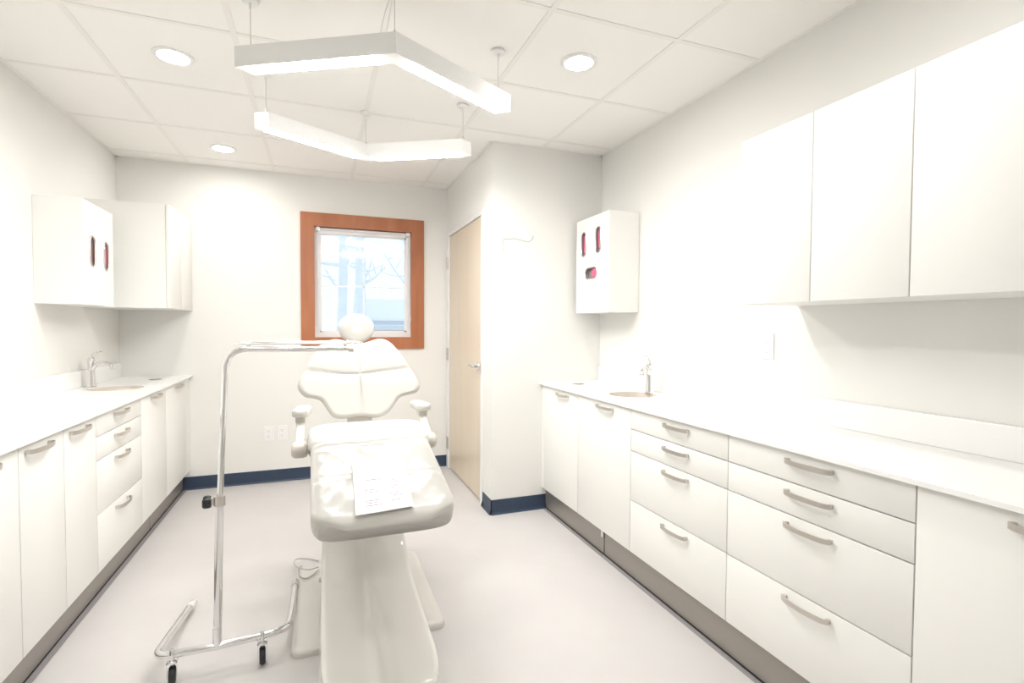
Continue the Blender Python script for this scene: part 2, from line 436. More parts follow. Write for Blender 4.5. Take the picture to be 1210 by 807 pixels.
def base_unit(side, y0, y1, fronts, label, cat='cabinet', group='base cabinets'):
    """fronts: list of ('door'|'drawer', ya, yb, za, zb, handle_y)"""
    XF, XW, out = (XFR, XR, -1) if side == 'R' else (XFL, XL, 1)
    t = thing('base_cabinet', ((XF+XW)/2, (y0+y1)/2, HB), label, cat, group)
    bm = bmesh.new()
    a, b = (XF+0.0195, XW-0.003) if side == 'R' else (XF-0.0195, XW+0.003)
    ya_, yb_, zt = y0+0.001, y1-0.001, HD-0.001
    for d in [(a, b, ya_, ya_+0.016, HB, zt), (a, b, yb_-0.016, yb_, HB, zt), (a, b, ya_+0.016, yb_-0.016, HB, HB+0.016),
              (b-math.copysign(0.008, b-a), b, ya_+0.016, yb_-0.016, HB+0.016, zt), (a, a+math.copysign(0.004, b-a), ya_+0.016, yb_-0.016, HB+0.016, zt)]:
        add_box(bm, *d)
    build('carcass', bm, ML, t)
    g = 0.0018
    for kind, ya, yb, za, zb, hy in fronts:
        bm = bmesh.new(); add_box(bm, XF, XF-out*0.018, ya+g, yb-g, za+g, zb-g, bev=0.0012)
        f = build(kind, bm, ML, t, smooth=35)
        if hy is not None:
            h = build('handle', handle_mesh(XF, hy, zb-0.030, out), MNI, f, smooth=30); h['label'] = 'brushed steel bow handle'
    return t

DL = [(HB, 0.400), (0.400, 0.637), (0.637, 0.741), (0.741, HD)]
def drawers(y0, y1, hy): return [('drawer', y0, y1, a, b, hy) for a, b in DL]
def doorf(y0, y1, hy): return [('door', y0, y1, HB, HD, hy)]
base_unit('R', 2.603, 3.080, doorf(2.603, 3.080, 2.800), 'single door cream base cabinet at the far end of the right counter')
base_unit('R', 2.072, 2.603, doorf(2.072, 2.603, 2.305), 'single door cream base cabinet under the right round sink')
base_unit('R', 1.450, 2.072, drawers(1.450, 2.072, 1.740), 'four drawer cream base cabinet on the right, next to the sink cabinet')
base_unit('R', 0.823, 1.450, drawers(0.823, 1.450, 1.120), 'nearer four drawer cream base cabinet on the right, with the widest looking drawers')
base_unit('R', 0.290, 0.823, doorf(0.290, 0.823, 0.556), 'cream base cabinet door at the right edge of the photo')
base_unit('R', -0.300, 0.290, doorf(-0.300, 0.290, -0.005), 'cream base cabinet beyond the right edge, nearest end of the right run')
struct(box_obj('trim_3', (XFR+0.002, XFR+0.02, 3.082, YB-0.001, HB, HD), ML))
base_unit('L', 3.745, 4.242, doorf(3.745, 4.242, 4.035), 'single door cream base cabinet in the far left corner by the blue baseboard')
base_unit('L', 3.270, 3.745, doorf(3.270, 3.745, 3.515), 'single door cream base cabinet under the left sink, next to the left drawers')
base_unit('L', 2.670, 3.270, drawers(2.670, 3.270, 2.955), 'four drawer cream base cabinet on the left run')
base_unit('L', 2.376, 2.670, doorf(2.376, 2.670, 2.500), 'narrow single door cream base cabinet directly in front of the left drawers')
base_unit('L', 1.760, 2.376, doorf(2.068, 2.376, 2.185)+doorf(1.760, 2.068, 1.862), 'double door cream base cabinet at the left edge of the photo')
base_unit('L', 1.150, 1.760, doorf(1.455, 1.760, 1.60)+doorf(1.150, 1.455, 1.30), 'double door cream base cabinet beyond the left edge, nearest end of the left run')
struct(box_obj('trim_4', (XFL-0.02, XFL-0.002, 4.244, YF-0.001, HB, HD), ML))

def toe(side, y0, y1, label):
    X, XW = (XTR, XR) if side == 'R' else (XTL, XL); s = 1 if side == 'R' else -1
    t = thing('kickboard', (X+s*0.01, (y0+y1)/2, 0), label, 'kickboard', 'kickboards under the cabinets')
    box_obj('panel', (X, X+s*0.012, y0, y1, 0.008, HB-0.001), MTK, t, bev=0.001)
    box_obj('seal', (X-s*0.001, X+s*0.010, y0, y1, 0.0, 0.008), MBK, t)
toe('R', 2.362, YB-0.005, 'far grey metal toe kick panel under the right cabinets, reaching the closet corner')
toe('R', -0.300, 2.352, 'long near grey metal toe kick panel under the right drawers')
toe('L', 3.578, YF-0.003, 'far grey metal toe kick panel under the left cabinets, at the far wall')
toe('L', 1.150, 3.568, 'long near grey metal toe kick panel under the left cabinets')
MST = mat('overhang_shade_grey', (0.30, 0.285, 0.29), 0.5)  # flat grey floor strips paint in the shade of the cabinet overhang
struct(box_obj('overhang_shade_right', (XTR-0.024, XTR-0.0015, -0.300, YB-0.018, 0.0, 0.0012), MST))
struct(box_obj('overhang_shade_left', (XTL+0.0015, XTL+0.024, 1.150, YF-0.018, 0.0, 0.0012), MST))
bm = bmesh.new(); add_box(bm, XTR-0.008, XTR-0.0005, 2.360, 2.378, 0.095, 0.135, bev=0.002)
tag(build('toe_kick_clip', bm, MPW), 'tiny white clip at the gap in the right toe kick', 'clip')

# ------------------------------------------------------------------ counters, sinks, faucets
def circ(cx, cy, r, n=48): return [(cx+r*math.cos(2*math.pi*k/n), cy+r*math.sin(2*math.pi*k/n)) for k in range(n)]
SRX, SRY, SRR = 1.622, 2.395, 0.130
SLX, SLY, SLR = -1.115, 3.600, 0.135
HRX, HRY = 1.575, 2.940
HLX, HLY = -1.040, 4.080
def counter(name, x0, x1, y0, y1, holes, label, back):
    t = thing(name, ((x0+x1)/2, (y0+y1)/2, HC-TC), label, 'countertop')
    bm = bmesh.new()
    plate_with_holes(bm, [(x0, y0), (x1, y0), (x1, y1), (x0, y1)], holes, lambda a, b: Vector((a, b, HC)), (0, 0, -TC))
    build('slab', bm, MCT, t)
    bm = bmesh.new()
    add_box(bm, *back, HC+0.0002, HC+0.100, bev=0.002); build('backsplash', bm, MCT, t)
counter('countertop', XCR, XR-0.001, -0.300, YB-0.001, [circ(SRX, SRY, SRR), circ(HRX, HRY, 0.036, 24)],
        'long white countertop along the right wall', (XR-0.013, XR-0.0015, -0.300, YB-0.002))
counter('countertop', XL+0.001, XCL, 1.150, YF-0.001, [circ(SLX, SLY, SLR), circ(HLX, HLY, 0.036, 24)],
        'white countertop along the left wall', (XL+0.0015, XL+0.013, 1.150, YF-0.002))

def sink(cx, cy, r, label):
    t = thing('sink', (cx, cy, HC-0.15), label, 'sink', 'round undermount sinks')
    bm = bmesh.new(); R = r-0.0015
    add_lathe(bm, [(R, HC-0.003), (R-0.001, HC-0.03), (R-0.008, HC-0.09), (R-0.035, HC-0.125), (0.03, HC-0.132), (0.018, HC-0.134),
                   (0.018, HC-0.138), (0.03, HC-0.136), (R-0.033, HC-0.129), (R-0.005, HC-0.093), (R+0.001, HC-0.03), (R, HC-0.003)], (cx, cy, 0), 'z', 48)
    build('bowl', bm, MSS, t, smooth=50)
    bm = bmesh.new(); add_lathe(bm, [(0, 0.0015), (0.010, 0.0015), (0.013, 0.003), (0.022, 0.002), (0.024, -0.002), (0, -0.002)], (cx, cy, HC-0.1315), 'z', 24)
    build('drain', bm, MCH, t, smooth=50)
sink(SRX, SRY, SRR, 'round stainless sink sunk in the right countertop')
sink(SLX, SLY, SLR, 'round stainless sink sunk in the left countertop')

def grommet(cx, cy, label):
    t = thing('waste_chute_ring', (cx, cy, HC), label, 'grommet', 'waste holes in the countertops')
    bm = bmesh.new()
    add_lathe(bm, [(0.034, -0.012), (0.034, 0.001), (0.042, 0.003), (0.044, 0.0005), (0.0365, 0.0003), (0.0355, -0.012), (0.034, -0.012)], (cx, cy, HC), 'z', 32)
    build('rim', bm, MNI, t, smooth=40)
    bm = bmesh.new(); add_lathe(bm, [(0, -0.010), (0.0338, -0.010), (0.0338, -0.0115), (0, -0.0115)], (cx, cy, HC), 'z', 32)
    build('bottom_flap', bm, MSL, t)
grommet(HRX, HRY, 'small metal rimmed waste hole at the far end of the right countertop')
grommet(HLX, HLY, 'small metal rimmed waste hole in the far corner of the left countertop')

def faucet(x, y, dx, dy, label):
    t = thing('faucet', (x, y, HC), label, 'faucet', 'single lever faucets')
    d = Vector((dx, dy, 0)).normalized(); B = Vector((x, y, HC))
    bm = bmesh.new()
    add_lathe(bm, [(0, 0), (0.027, 0), (0.027, 0.004), (0.0225, 0.008), (0.0205, 0.03), (0.0175, 0.09), (0.0165, 0.13), (0.0185, 0.150), (0.0195, 0.158), (0, 0.158)], (x, y, HC), 'z', 24)
    build('body', bm, MCH, t, smooth=40)
    bm = bmesh.new()
    pth = smooth_path([B+Vector((0, 0, 0.105))+d*0.006, B+Vector((0, 0, 0.140))+d*0.04, B+Vector((0, 0, 0.150))+d*0.080, B+Vector((0, 0, 0.134))+d*0.118, B+Vector((0, 0, 0.112))+d*0.134], 6)
    n = len(pth); add_tube(bm, pth, [0.016-0.001*math.sin(math.pi*i/(n-1))*5 for i in range(n)], 16, flat=0.65)
    build('spout', bm, MCH, t, smooth=50)
    bm = bmesh.new()
    add_lathe(bm, [(0, 0.158), (0.0185, 0.158), (0.0185, 0.166), (0.012, 0.178), (0, 0.181)], (x, y, HC), 'z', 20)
    pth = smooth_path([B+Vector((0, 0, 0.168))-d*0.004, B+Vector((0, 0, 0.192))+d*0.008, B+Vector((0, 0, 0.207))+d*0.030, B+Vector((0, 0, 0.212))+d*0.062], 6)
    n = len(pth); add_tube(bm, pth, [0.010-0.0045*i/(n-1) for i in range(n)], 12, flat=0.6)
    build('lever', bm, MCH, t, smooth=50)
faucet(1.752, 2.425, -0.80, -0.594, 'chrome single lever faucet behind the right sink')
faucet(-1.262, 3.690, 0.15, -0.07, 'chrome single lever faucet beside the left sink')

# ------------------------------------------------------------------ wall cabinets
def capsule(cx, cy, w, h, n=10):
    """2D capsule outline, w across, h tall"""
    out = []
    if h >= w:
        r = w/2; c = h/2-r
        for k in range(n+1): a = math.pi*k/n; out.append((cx+r*math.cos(a), cy+c+r*math.sin(a)))
        for k in range(n+1): a = math.pi+math.pi*k/n; out.append((cx+r*math.cos(a), cy-c+r*math.sin(a)))
    else:
        r = h/2; c = w/2-r
        for k in range(n+1): a = -math.pi/2+math.pi*k/n; out.append((cx+c+r*math.cos(a), cy+r*math.sin(a)))
        for k in range(n+1): a = math.pi/2+math.pi*k/n; out.append((cx-c+r*math.cos(a), cy+r*math.sin(a)))
    return out

def slot_parts(par, XF, out, slots):
    for cy, cz, w, h, boxm, oy, ox in slots:
        lp = capsule(cy, cz, w, h)
        bm = bmesh.new(); add_tube(bm, [Vector((XF+out*0.001, a, b)) for a, b in lp], 0.0052, 8, closed=True)
        rim = build('slot_rim', bm, MCH if boxm is MPK else MNI, par, smooth=60)
        bm = bmesh.new()
        lp2 = capsule(cy, cz, w-0.002, h-0.002)
        secs = [[Vector((XF-out*d, a, b)) for a, b in lp2] for d in (0.001, 0.028)]
        rings = [[bm.verts.new(p) for p in s] for s in secs]; n = len(lp2)
        for k in range(n): bm.faces.new((rings[0][k], rings[0][(k+1) % n], rings[1][(k+1) % n], rings[1][k]))
        bm.faces.new(rings[1])
        build('slot_liner', bm, MSL, par)
        bm = bmesh.new()
        if h >= w: lp3 = capsule(cy+oy, cz+ox, w*0.60, h*0.78)
        else: lp3 = capsule(cy+oy, cz+ox, w*0.46, h*0.80)
        loft(bm, [[Vector((XF-out*d, a, b)) for a, b in lp3] for d in (0.027, 0.007)]+[[Vector((XF-out*0.003, cy+oy+(a-cy-oy)*0.7, cz+ox+(b-cz-ox)*0.85)) for a, b in lp3]])
        build('carton', bm, boxm, par, smooth=50)['label'] = 'pink carton showing in the slot'

def wall_cab(side, XF, y0, y1, z0, z1, doors, label, slots=None, group='wall cabinets'):
    XW, out = (XR, -1) if side == 'R' else (XL, 1)
    t = thing('wall_cabinet', ((XF+XW)/2, (y0+y1)/2, z0), label, 'cabinet', group)
    b = XW-0.001 if side == 'R' else XW+0.001
    bm = bmesh.new()
    a = XF-out*(0.036 if slots else 0.0195)
    add_box(bm, a, b, y0, y1, z0, z1)
    build('carcass', bm, ML, t)
    g = 0.0018
    if slots:
        bm = bmesh.new()
        plate_with_holes(bm, [(y0, z0), (y1, z0), (y1, z1), (y0, z1)], [capsule(s[0], s[1], s[2], s[3]) for s in slots],
                         lambda p, q: Vector((XF, p, q)), (-out*0.0362, 0, 0))
        f = build('front_panel', bm, ML, t)
        slot_parts(t, XF, out, slots)
    else:
        for i, (ya, yb) in enumerate(doors):
            bm = bmesh.new(); add_box(bm, XF, XF-out*0.018, ya+g, yb-g, z0, z1, bev=0.0012); build('door', bm, ML, t, smooth=35)
    return t
UX = 1.530
wall_cab('R', UX, 1.242, 1.545, 1.320, 1.945, [(1.242, 1.545)], 'farthest cream wall cabinet of the right upper row')
wall_cab('R', UX, 0.936, 1.242, 1.320, 1.945, [(0.936, 1.242)], 'middle cream wall cabinet above the right counter')
wall_cab('R', UX, 0.330, 0.936, 1.320, 1.945, [(0.633, 0.936), (0.330, 0.633)], 'wide cream wall cabinet at the right edge of the photo')
wall_cab('R', 1.626, 2.662, 3.075, 1.320, 1.930, None, 'cream glove and cup dispenser cabinet above the right sink, with three pink slots',
         slots=[(2.975, 1.768, 0.062, 0.160, MPK, -0.010, 0.004), (2.790, 1.772, 0.062, 0.165, MPK, -0.010, 0.008), (2.876, 1.572, 0.155, 0.075, MPK, -0.030, 0.0)], group='dispenser cabinets')
wall_cab('L', -1.126, 3.224, 3.630, 1.333, 1.872, None, 'cream dispenser cabinet on the left wall with two upright slots',
         slots=[(3.336, 1.617, 0.062, 0.160, MRD, 0.004, 0.0), (3.520, 1.612, 0.062, 0.160, MPK, 0.004, 0.004)], group='dispenser cabinets')
wall_cab('L', -0.876, 3.762, YF-0.002, 1.333, 1.980, [(3.762, 4.064), (4.064, YF-0.002)], 'deep cream wall cabinet in the far left corner above the counter')

# ------------------------------------------------------------------ outlets and wire hook
def outlet(c, u, n, label, group):
    """c centre on wall, u across, n out of the wall"""
    c, u, n = Vector(c), Vector(u), Vector(n); z = Vector((0, 0, 1))
    t = thing('wall_outlet', c, label, 'outlet', group)
    def b(bm, cu, cz, w, h, d0, d1, bev=0.0):
        p = [c+u*(cu-w/2)+z*(cz-h/2)+n*d0, c+u*(cu+w/2)+z*(cz+h/2)+n*d1]
        add_box(bm, p[0].x, p[1].x, p[0].y, p[1].y, p[0].z, p[1].z, bev=bev)
    bm = bmesh.new(); b(bm, 0, 0, 0.070, 0.115, 0.0003, 0.005, 0.0015); build('cover_plate', bm, MPW, t)
    for s in (-1, 1):
        bm = bmesh.new(); b(bm, 0, s*0.020, 0.032, 0.029, 0.0045, 0.0070, 0.0008); r = build('receptacle', bm, MPW, t)
        bm = bmesh.new(); b(bm, -0.0065, s*0.020+0.004, 0.0028, 0.010, 0.0068, 0.0073); b(bm, 0.0065, s*0.020+0.004, 0.0028, 0.008, 0.0068, 0.0073); b(bm, 0, s*0.020-0.008, 0.005, 0.005, 0.0068, 0.0073)
        build('slot', bm, MOS, r)
outlet((-0.372, YF, 0.383), (1, 0, 0), (0, -1, 0), 'white duplex outlet low on the far wall, the left of a pair', 'outlets on the far wall')
outlet((-0.277, YF, 0.385), (1, 0, 0), (0, -1, 0), 'white duplex outlet low on the far wall, the right of a pair', 'outlets on the far wall')
outlet((XR, 1.692, 1.150), (0, 1, 0), (-1, 0, 0), 'white duplex outlet on the right wall above the counter', 'outlet on the right wall')

t = thing('wire_wall_hook', (1.113, YB, 1.70), 'thin white wire bracket on the closet wall right of the door', 'hook')
bm = bmesh.new()
add_tube(bm, fillet([(1.113, YB-0.010, 1.695), (1.113, YB-0.010, 1.792), (1.150, YB-0.012, 1.796)], 0.012)+smooth_path([(1.19, YB-0.03, 1.797), (1.235, YB-0.05, 1.782), (1.265, YB-0.06, 1.776), (1.29, YB-0.065, 1.79), (1.300, YB-0.065, 1.815)], 5), 0.0028, 8)
build('wire', bm, mat('hook_grey', (0.42, 0.40, 0.36), 0.4), t, smooth=60)
for z in (1.745, 1.703):
    bm = bmesh.new(); add_lathe(bm, [(0, 0), (0.010, 0), (0.009, -0.005), (0.005, -0.012), (0, -0.012)], (1.113, YB-0.0002, z), 'y', 14); build('screw_base', bm, MPW, t, smooth=50)

# ------------------------------------------------------------------ ceiling lights
def can(x, y, label):
    t = thing('recessed_light', (x, y, H), label, 'ceiling light', 'recessed ceiling cans')
    bm = bmesh.new()
    add_lathe(bm, [(0.060, 0.0025), (0.062, -0.004), (0.076, -0.0045), (0.081, -0.0005), (0.081, 0.0026), (0.060, 0.0026)], (x, y, H), 'z', 48); build('trim_ring', bm, MPW, t, smooth=50)
    bm = bmesh.new(); add_lathe(bm, [(0, 0.0003), (0.0605, 0.0003), (0.0605, 0.0024), (0, 0.0024)], (x, y, H), 'z', 40); build('diffuser', bm, MEC, t)
can(-0.593, 2.661, 'round recessed light, the larger looking one left of the pendants')
can(1.092, 2.060, 'round recessed light right of the pendants')
can(-0.596, 3.911, 'round recessed light nearest the far wall, small and low on the left')
can(1.092, 0.780, 'added unseen fill light above the near right counter, out of frame')  # this and the following cans are unseen, added as fill light
can(-0.593, 0.780, 'added unseen fill light above the near left floor, out of frame')
can(1.092, -0.80, 'added unseen fill light in the near right corner, out of frame')
can(-0.593, -0.80, 'added unseen fill light in the near left corner, out of frame')

HX, HY, HR = 0.249, 2.386, 0.608
PZ0, PZ1 = 2.152, 2.225
def chevron(sgn, label):
    """two bars meeting at the vertex (HX, HY+sgn*HR)"""
    vert = [Vector((HX-sgn*0.0-0.866*HR, HY+sgn*HR/2, 0)), Vector((HX, HY+sgn*HR, 0)), Vector((HX+0.866*HR, HY+sgn*HR/2, 0))]
    t = thing('pendant_light', (HX, HY+sgn*HR, PZ0), label, 'pendant light', 'linear pendant lights')
    C0 = Vector((HX, HY, 0)); w = 0.062
    inner = [C0+(v-C0)*(1-w/0.866/HR) for v in vert]
    # square off the free ends so they are perpendicular to each bar
    def house(bm):
        loop = vert+inner[::-1]
        a = [bm.verts.new((p.x, p.y, PZ0)) for p in loop]; b = [bm.verts.new((p.x, p.y, PZ1)) for p in loop]
        bm.faces.new((a[0], a[1], a[4], a[5])); bm.faces.new((a[1], a[2], a[3], a[4])); bm.faces.new((b[0], b[5], b[4], b[1])); bm.faces.new((b[1], b[4], b[3], b[2]))
        for k in range(6): bm.faces.new((a[k], b[k], b[(k+1) % 6], a[(k+1) % 6]))
    cmesh('housing', MPW, house, t)
    for i in (0, 1):
        def lens(bm, i=i):
            p, q = vert[i], vert[i+1]; pi_, qi = inner[i], inner[i+1]
            m0, m1 = (p+pi_)/2, (q+qi)/2; L = (m1-m0); u = L.normalized(); n = Vector((-u.y, u.x, 0))
            m0 = m0+u*(0.022 if i == 0 else 0.062); m1 = m1-u*(0.062 if i == 0 else 0.022); hw = 0.0235; r = []
            for z in (PZ0-0.006, PZ0-0.004, PZ0+0.001):
                hh = hw if z > PZ0-0.005 else hw-0.004
                r.append([Vector((c.x, c.y, z)) for c in (m0-n*hh, m1-n*hh, m1+n*hh, m0+n*hh)])
            loft(bm, r)
        cmesh('diffuser', MEP, lens, t)
    for v in [(vert[k]+inner[k])/2 for k in range(3)]:
        if abs(v.x-HX) > 0.1: v = v+(Vector((HX, v.y, 0))-v)*0.04
        bm = bmesh.new(); add_lathe(bm, [(0, H), (0.030, H), (0.030, H-0.008), (0.026, H-0.011), (0.006, H-0.012), (0.004, H-0.035), (0, H-0.035)], (v.x, v.y, 0), 'z', 20); c = build('canopy', bm, MPW, t, smooth=40)
        bm = bmesh.new(); add_tube(bm, [(v.x, v.y, H-0.012), (v.x, v.y, PZ1+0.015)], 0.0013, 6); build('cable', bm, MNI, c)
        bm = bmesh.new(); add_lathe(bm, [(0, 0), (0.0045, 0), (0.0045, 0.018), (0.003, 0.022), (0, 0.022)], (v.x, v.y, PZ1), 'z', 12); build('cable_gripper', bm, MNI, c, smooth=40)
        if abs(v.x-HX) < 0.1:
            bm = bmesh.new(); add_tube(bm, smooth_path([(v.x-0.003, v.y, H-0.014), (v.x-0.028, v.y+0.01, (H+PZ1)/2), (v.x-0.045, v.y+0.01, PZ1+0.012), (v.x-0.030, v.y, PZ1+0.004), (v.x-0.016, v.y, H-0.10), (v.x-0.004, v.y, H-0.016)], 6), 0.0014, 6); build('power_cord', bm, MPW, c, smooth=60)
chevron(-1, 'near white V-shaped linear pendant with two glowing bars and visible side face')
chevron(1, 'far white V-shaped linear pendant, the lower looking pair of glowing bars')

# ------------------------------------------------------------------ dental chair
CX = 0.185
chair = thing('dental_chair', (CX, 2.3, 0), 'cream dental treatment chair in the middle of the floor', 'dental chair')

def superell(n, w, t, e=4.0, e2=None):
    out = []
    for k in range(n):
        a = 2*math.pi*k/n; c, s = math.cos(a), math.sin(a)
        out.append((w*math.copysign(abs(c)**(2/e), c), t*math.copysign(abs(s)**(2/e), s)))
    return out

def cushion(bm, stations, n=48, e=5.0):
    """stations: (y, ztop, halfwidth, thickness) ; the section hangs below ztop, tilted with the path"""
    N = len(stations); secs = []
    for i, (y, z, w, th) in enumerate(stations):
        a = stations[max(i-1, 0)]; b = stations[min(i+1, N-1)]
        tan = Vector((0, b[0]-a[0], b[1]-a[1]))
        if tan.length < 1e-6: tan = Vector((0, 1, 0))
        tan.normalize(); nn = Vector((0, -tan.z, tan.y))
        c = Vector((CX+skew(y), y, z))
        secs.append([c+Vector((p, 0, 0))+nn*(q-th/2) for p, q in superell(n, max(w, 0.002), max(th/2, 0.001), e)])
    loft(bm, secs)

def skew(y): return 0.014*max(0.0, min(1.0, (2.05-y)/0.45))

def seg_interp(pts, t):
    for i in range(len(pts)-1):
        if pts[i][0] <= t <= pts[i+1][0]:
            u = (t-pts[i][0])/(pts[i+1][0]-pts[i][0]); return [p+(q-p)*u for p, q in zip(pts[i][1:], pts[i+1][1:])]
    return list(pts[-1][1:])

# leg rest: rounded foot end, slopes up to the knee
LEG = dict(y0=1.580, z0=0.648, y1=2.015, z1=0.800, w0=0.228, w1=0.219, th=0.112)
def legrest(off=0.0, full=True):
    st = []; n = 60; L = 1.0; r = 0.20
    for i in range(n+1):
        s = (i/n)**1.35 if i < n else 1.0
        y = LEG['y0']+(LEG['y1']-LEG['y0'])*s; z = LEG['z0']+(LEG['z1']-LEG['z0'])*s
        w = LEG['w0']+(LEG['w1']-LEG['w0'])*s; th = LEG['th']
        if s < r:
            k = math.sqrt(max(0.0, 1-((r-s)/r)**2)); w = w-0.10*(1-k)
        rt_ = 0.085
        if s < rt_:
            k = math.sqrt(max(0.0, 1-((rt_-s)/rt_)**2)); th2 = th*(0.30+0.70*k); z -= (th-th2)*0.45; th = th2
        for c, d in ((0.47, 0.004),):
            g = math.exp(-((s-c)/0.012)**2)*d; z -= g*0.6; th -= g; w -= g*0.5
        st.append((y, z+off, w+off, th+2*off))
    return st
bm = bmesh.new(); cushion(bm, legrest()); lg = build('leg_rest', bm, MV, chair, smooth=180)
# clear plastic protective sleeve over the leg rest (upper skin with a few folds)
bm = bmesh.new()
rows = []
ly = LEG['y1']-LEG['y0']; lz = LEG['z1']-LEG['z0']; sl = lz/ly
for j in range(41):
    v = 0.055+0.93*j/40; row = []
    for i in range(37):
        u = -1+2*i/36; w = (LEG['w0']+(LEG['w1']-LEG['w0'])*v)*0.965-(0.03 if v < 0.12 else 0)*(0.12-v)/0.12
        y = LEG['y0']+ly*v; z = LEG['z0']+lz*v+0.0025-0.006*abs(u)**10
        z += 0.0022*abs(math.sin(9*v+3*math.sin(2.2*u+1.0)))**6+0.0012*math.sin(23*v*u+5*u)**2
        z += 0.006*math.exp(-((v-0.46+0.02*u)/0.012)**2)+0.004*math.exp(-((v-0.90-0.02*u)/0.014)**2)
        row.append(bm.verts.new((CX+skew(y)+u*w, y, z)))
    rows.append(row)
for a, b in zip(rows[:-1], rows[1:]):
    for k in range(36): bm.faces.new((a[k], a[k+1], b[k+1], b[k]))
pc = build('plastic_cover', bm, MPC, chair, smooth=180); pc['label'] = 'wrinkled clear plastic sleeve over the leg rest'

# seat cushion: knee roll rising, then dipping towards the back
SEAT = [(0.0, 1.992, 0.742, 0.200, 0.030), (0.03, 1.995, 0.770, 0.222, 0.070), (0.08, 2.010, 0.800, 0.229, 0.110), (0.16, 2.050, 0.826, 0.229, 0.125), (0.25, 2.105, 0.838, 0.225, 0.125),
        (0.35, 2.170, 0.838, 0.226, 0.120), (0.5, 2.28, 0.800, 0.232, 0.110), (0.7, 2.43, 0.750, 0.240, 0.10), (0.85, 2.54, 0.728, 0.240, 0.095), (0.95, 2.61, 0.722, 0.225, 0.085), (1.0, 2.64, 0.712, 0.190, 0.05)]
st = [tuple(seg_interp(SEAT, i/60)) for i in range(61)]
# light smoothing of the stations
for _ in range(3):
    st = [st[0]]+[tuple((a[k]+2*b[k]+c[k])/4 for k in range(4)) for a, b, c in zip(st[:-2], st[1:-1], st[2:])]+[st[-1]]
bm = bmesh.new(); cushion(bm, st); build('seat', bm, MV, chair, smooth=180)
# hard shell beneath leg rest and seat
def under(bm):
    n = 30; st2 = []
    for i in range(n+1):
        s = i/n; y = 1.70+(2.60-1.70)*s
        if y < 2.05: zt = LEG['z0']+(y-LEG['y0'])*sl-LEG['th']*0.80
        else: zt = 0.735-(y-2.05)*0.12
        k = min(1.0, math.sqrt(max(0.02, s/0.10)), math.sqrt(max(0.02, (1-s)/0.06)))
        st2.append((y, zt, 0.185*k, 0.055*k+0.006))
    for _ in range(4):
        st2 = [st2[0]]+[tuple((a[q]+2*b[q]+c[q])/4 for q in range(4)) for a, b, c in zip(st2[:-2], st2[1:-1], st2[2:])]+[st2[-1]]
    cushion(bm, st2, 36, 3.5)
cmesh('seat_pan', MVL, under, chair, smooth=180)

# backrest: winged outline traced in the plane of the back
BO = [(385.8, 404.6), (395.7, 401.6), (410, 404.5), (421, 408.0), (434, 404.8), (449, 401), (461.4, 405.8), (473.7, 419.5), (483.7, 434), (491, 445.5), (495.5, 455.5), (492.3, 463.4), (480, 466.8), (471.3, 470.8),
      (463.8, 481.4), (456, 489.5), (444, 493.3), (425.4, 491.8), (406.8, 494.6), (394.4, 493.3), (387.6, 486.0), (379.6, 474.5), (372, 471), (359.7, 468.6), (352.6, 461.0), (352.3, 451.7), (358.5, 440.5), (367, 424.4), (377, 409.6)]
BY0, BZ0, BSL = 2.575, 0.785, 0.32          # y on the back plane = BY0+(z-BZ0)*BSL
def on_back(px, py):
    d = fw+r2*((px-605)/FPX)-u2*((py-403.5)/FPX)
    # solve y = BY0+(z-BZ0)*BSL
    k = (BY0+(CAMZ-BZ0)*BSL)/(d.y-d.z*BSL); return Vector((d.x*k, d.y*k, CAMZ+d.z*k))
PB = [on_back(*q) for q in BO]
out2 = [(p.x-CX, (p.z-BZ0)) for p in PB]
out2 = [(p.x, p.y) for p in smooth_path([(a, b, 0) for a, b in out2], 6, closed=True)]
seamv = [(on_back(*q).x-CX, on_back(*q).z-BZ0) for q in [(424.2, 404), (424.0, 424), (424.6, 443), (426.0, 468), (426.2, 497)]]
seamh = [(on_back(*q).x-CX, on_back(*q).z-BZ0) for q in [(345, 437), (362, 439.3), (385, 442), (404, 443.6), (424, 443.6), (449, 440.8), (470, 438.3), (483.7, 436.4), (500, 434)]]
def seg_d(p, poly):
    m = 9.0
    for a, b in zip(poly[:-1], poly[1:]):
        ax, ay = a; bx, by = b; dx, dy = bx-ax, by-ay; t = max(0, min(1, ((p[0]-ax)*dx+(p[1]-ay)*dy)/(dx*dx+dy*dy)))
        m = min(m, math.hypot(p[0]-ax-t*dx, p[1]-ay-t*dy))
    return m
bn = Vector((0, -1, BSL)).normalized(); bu = Vector((0, BSL, 1))
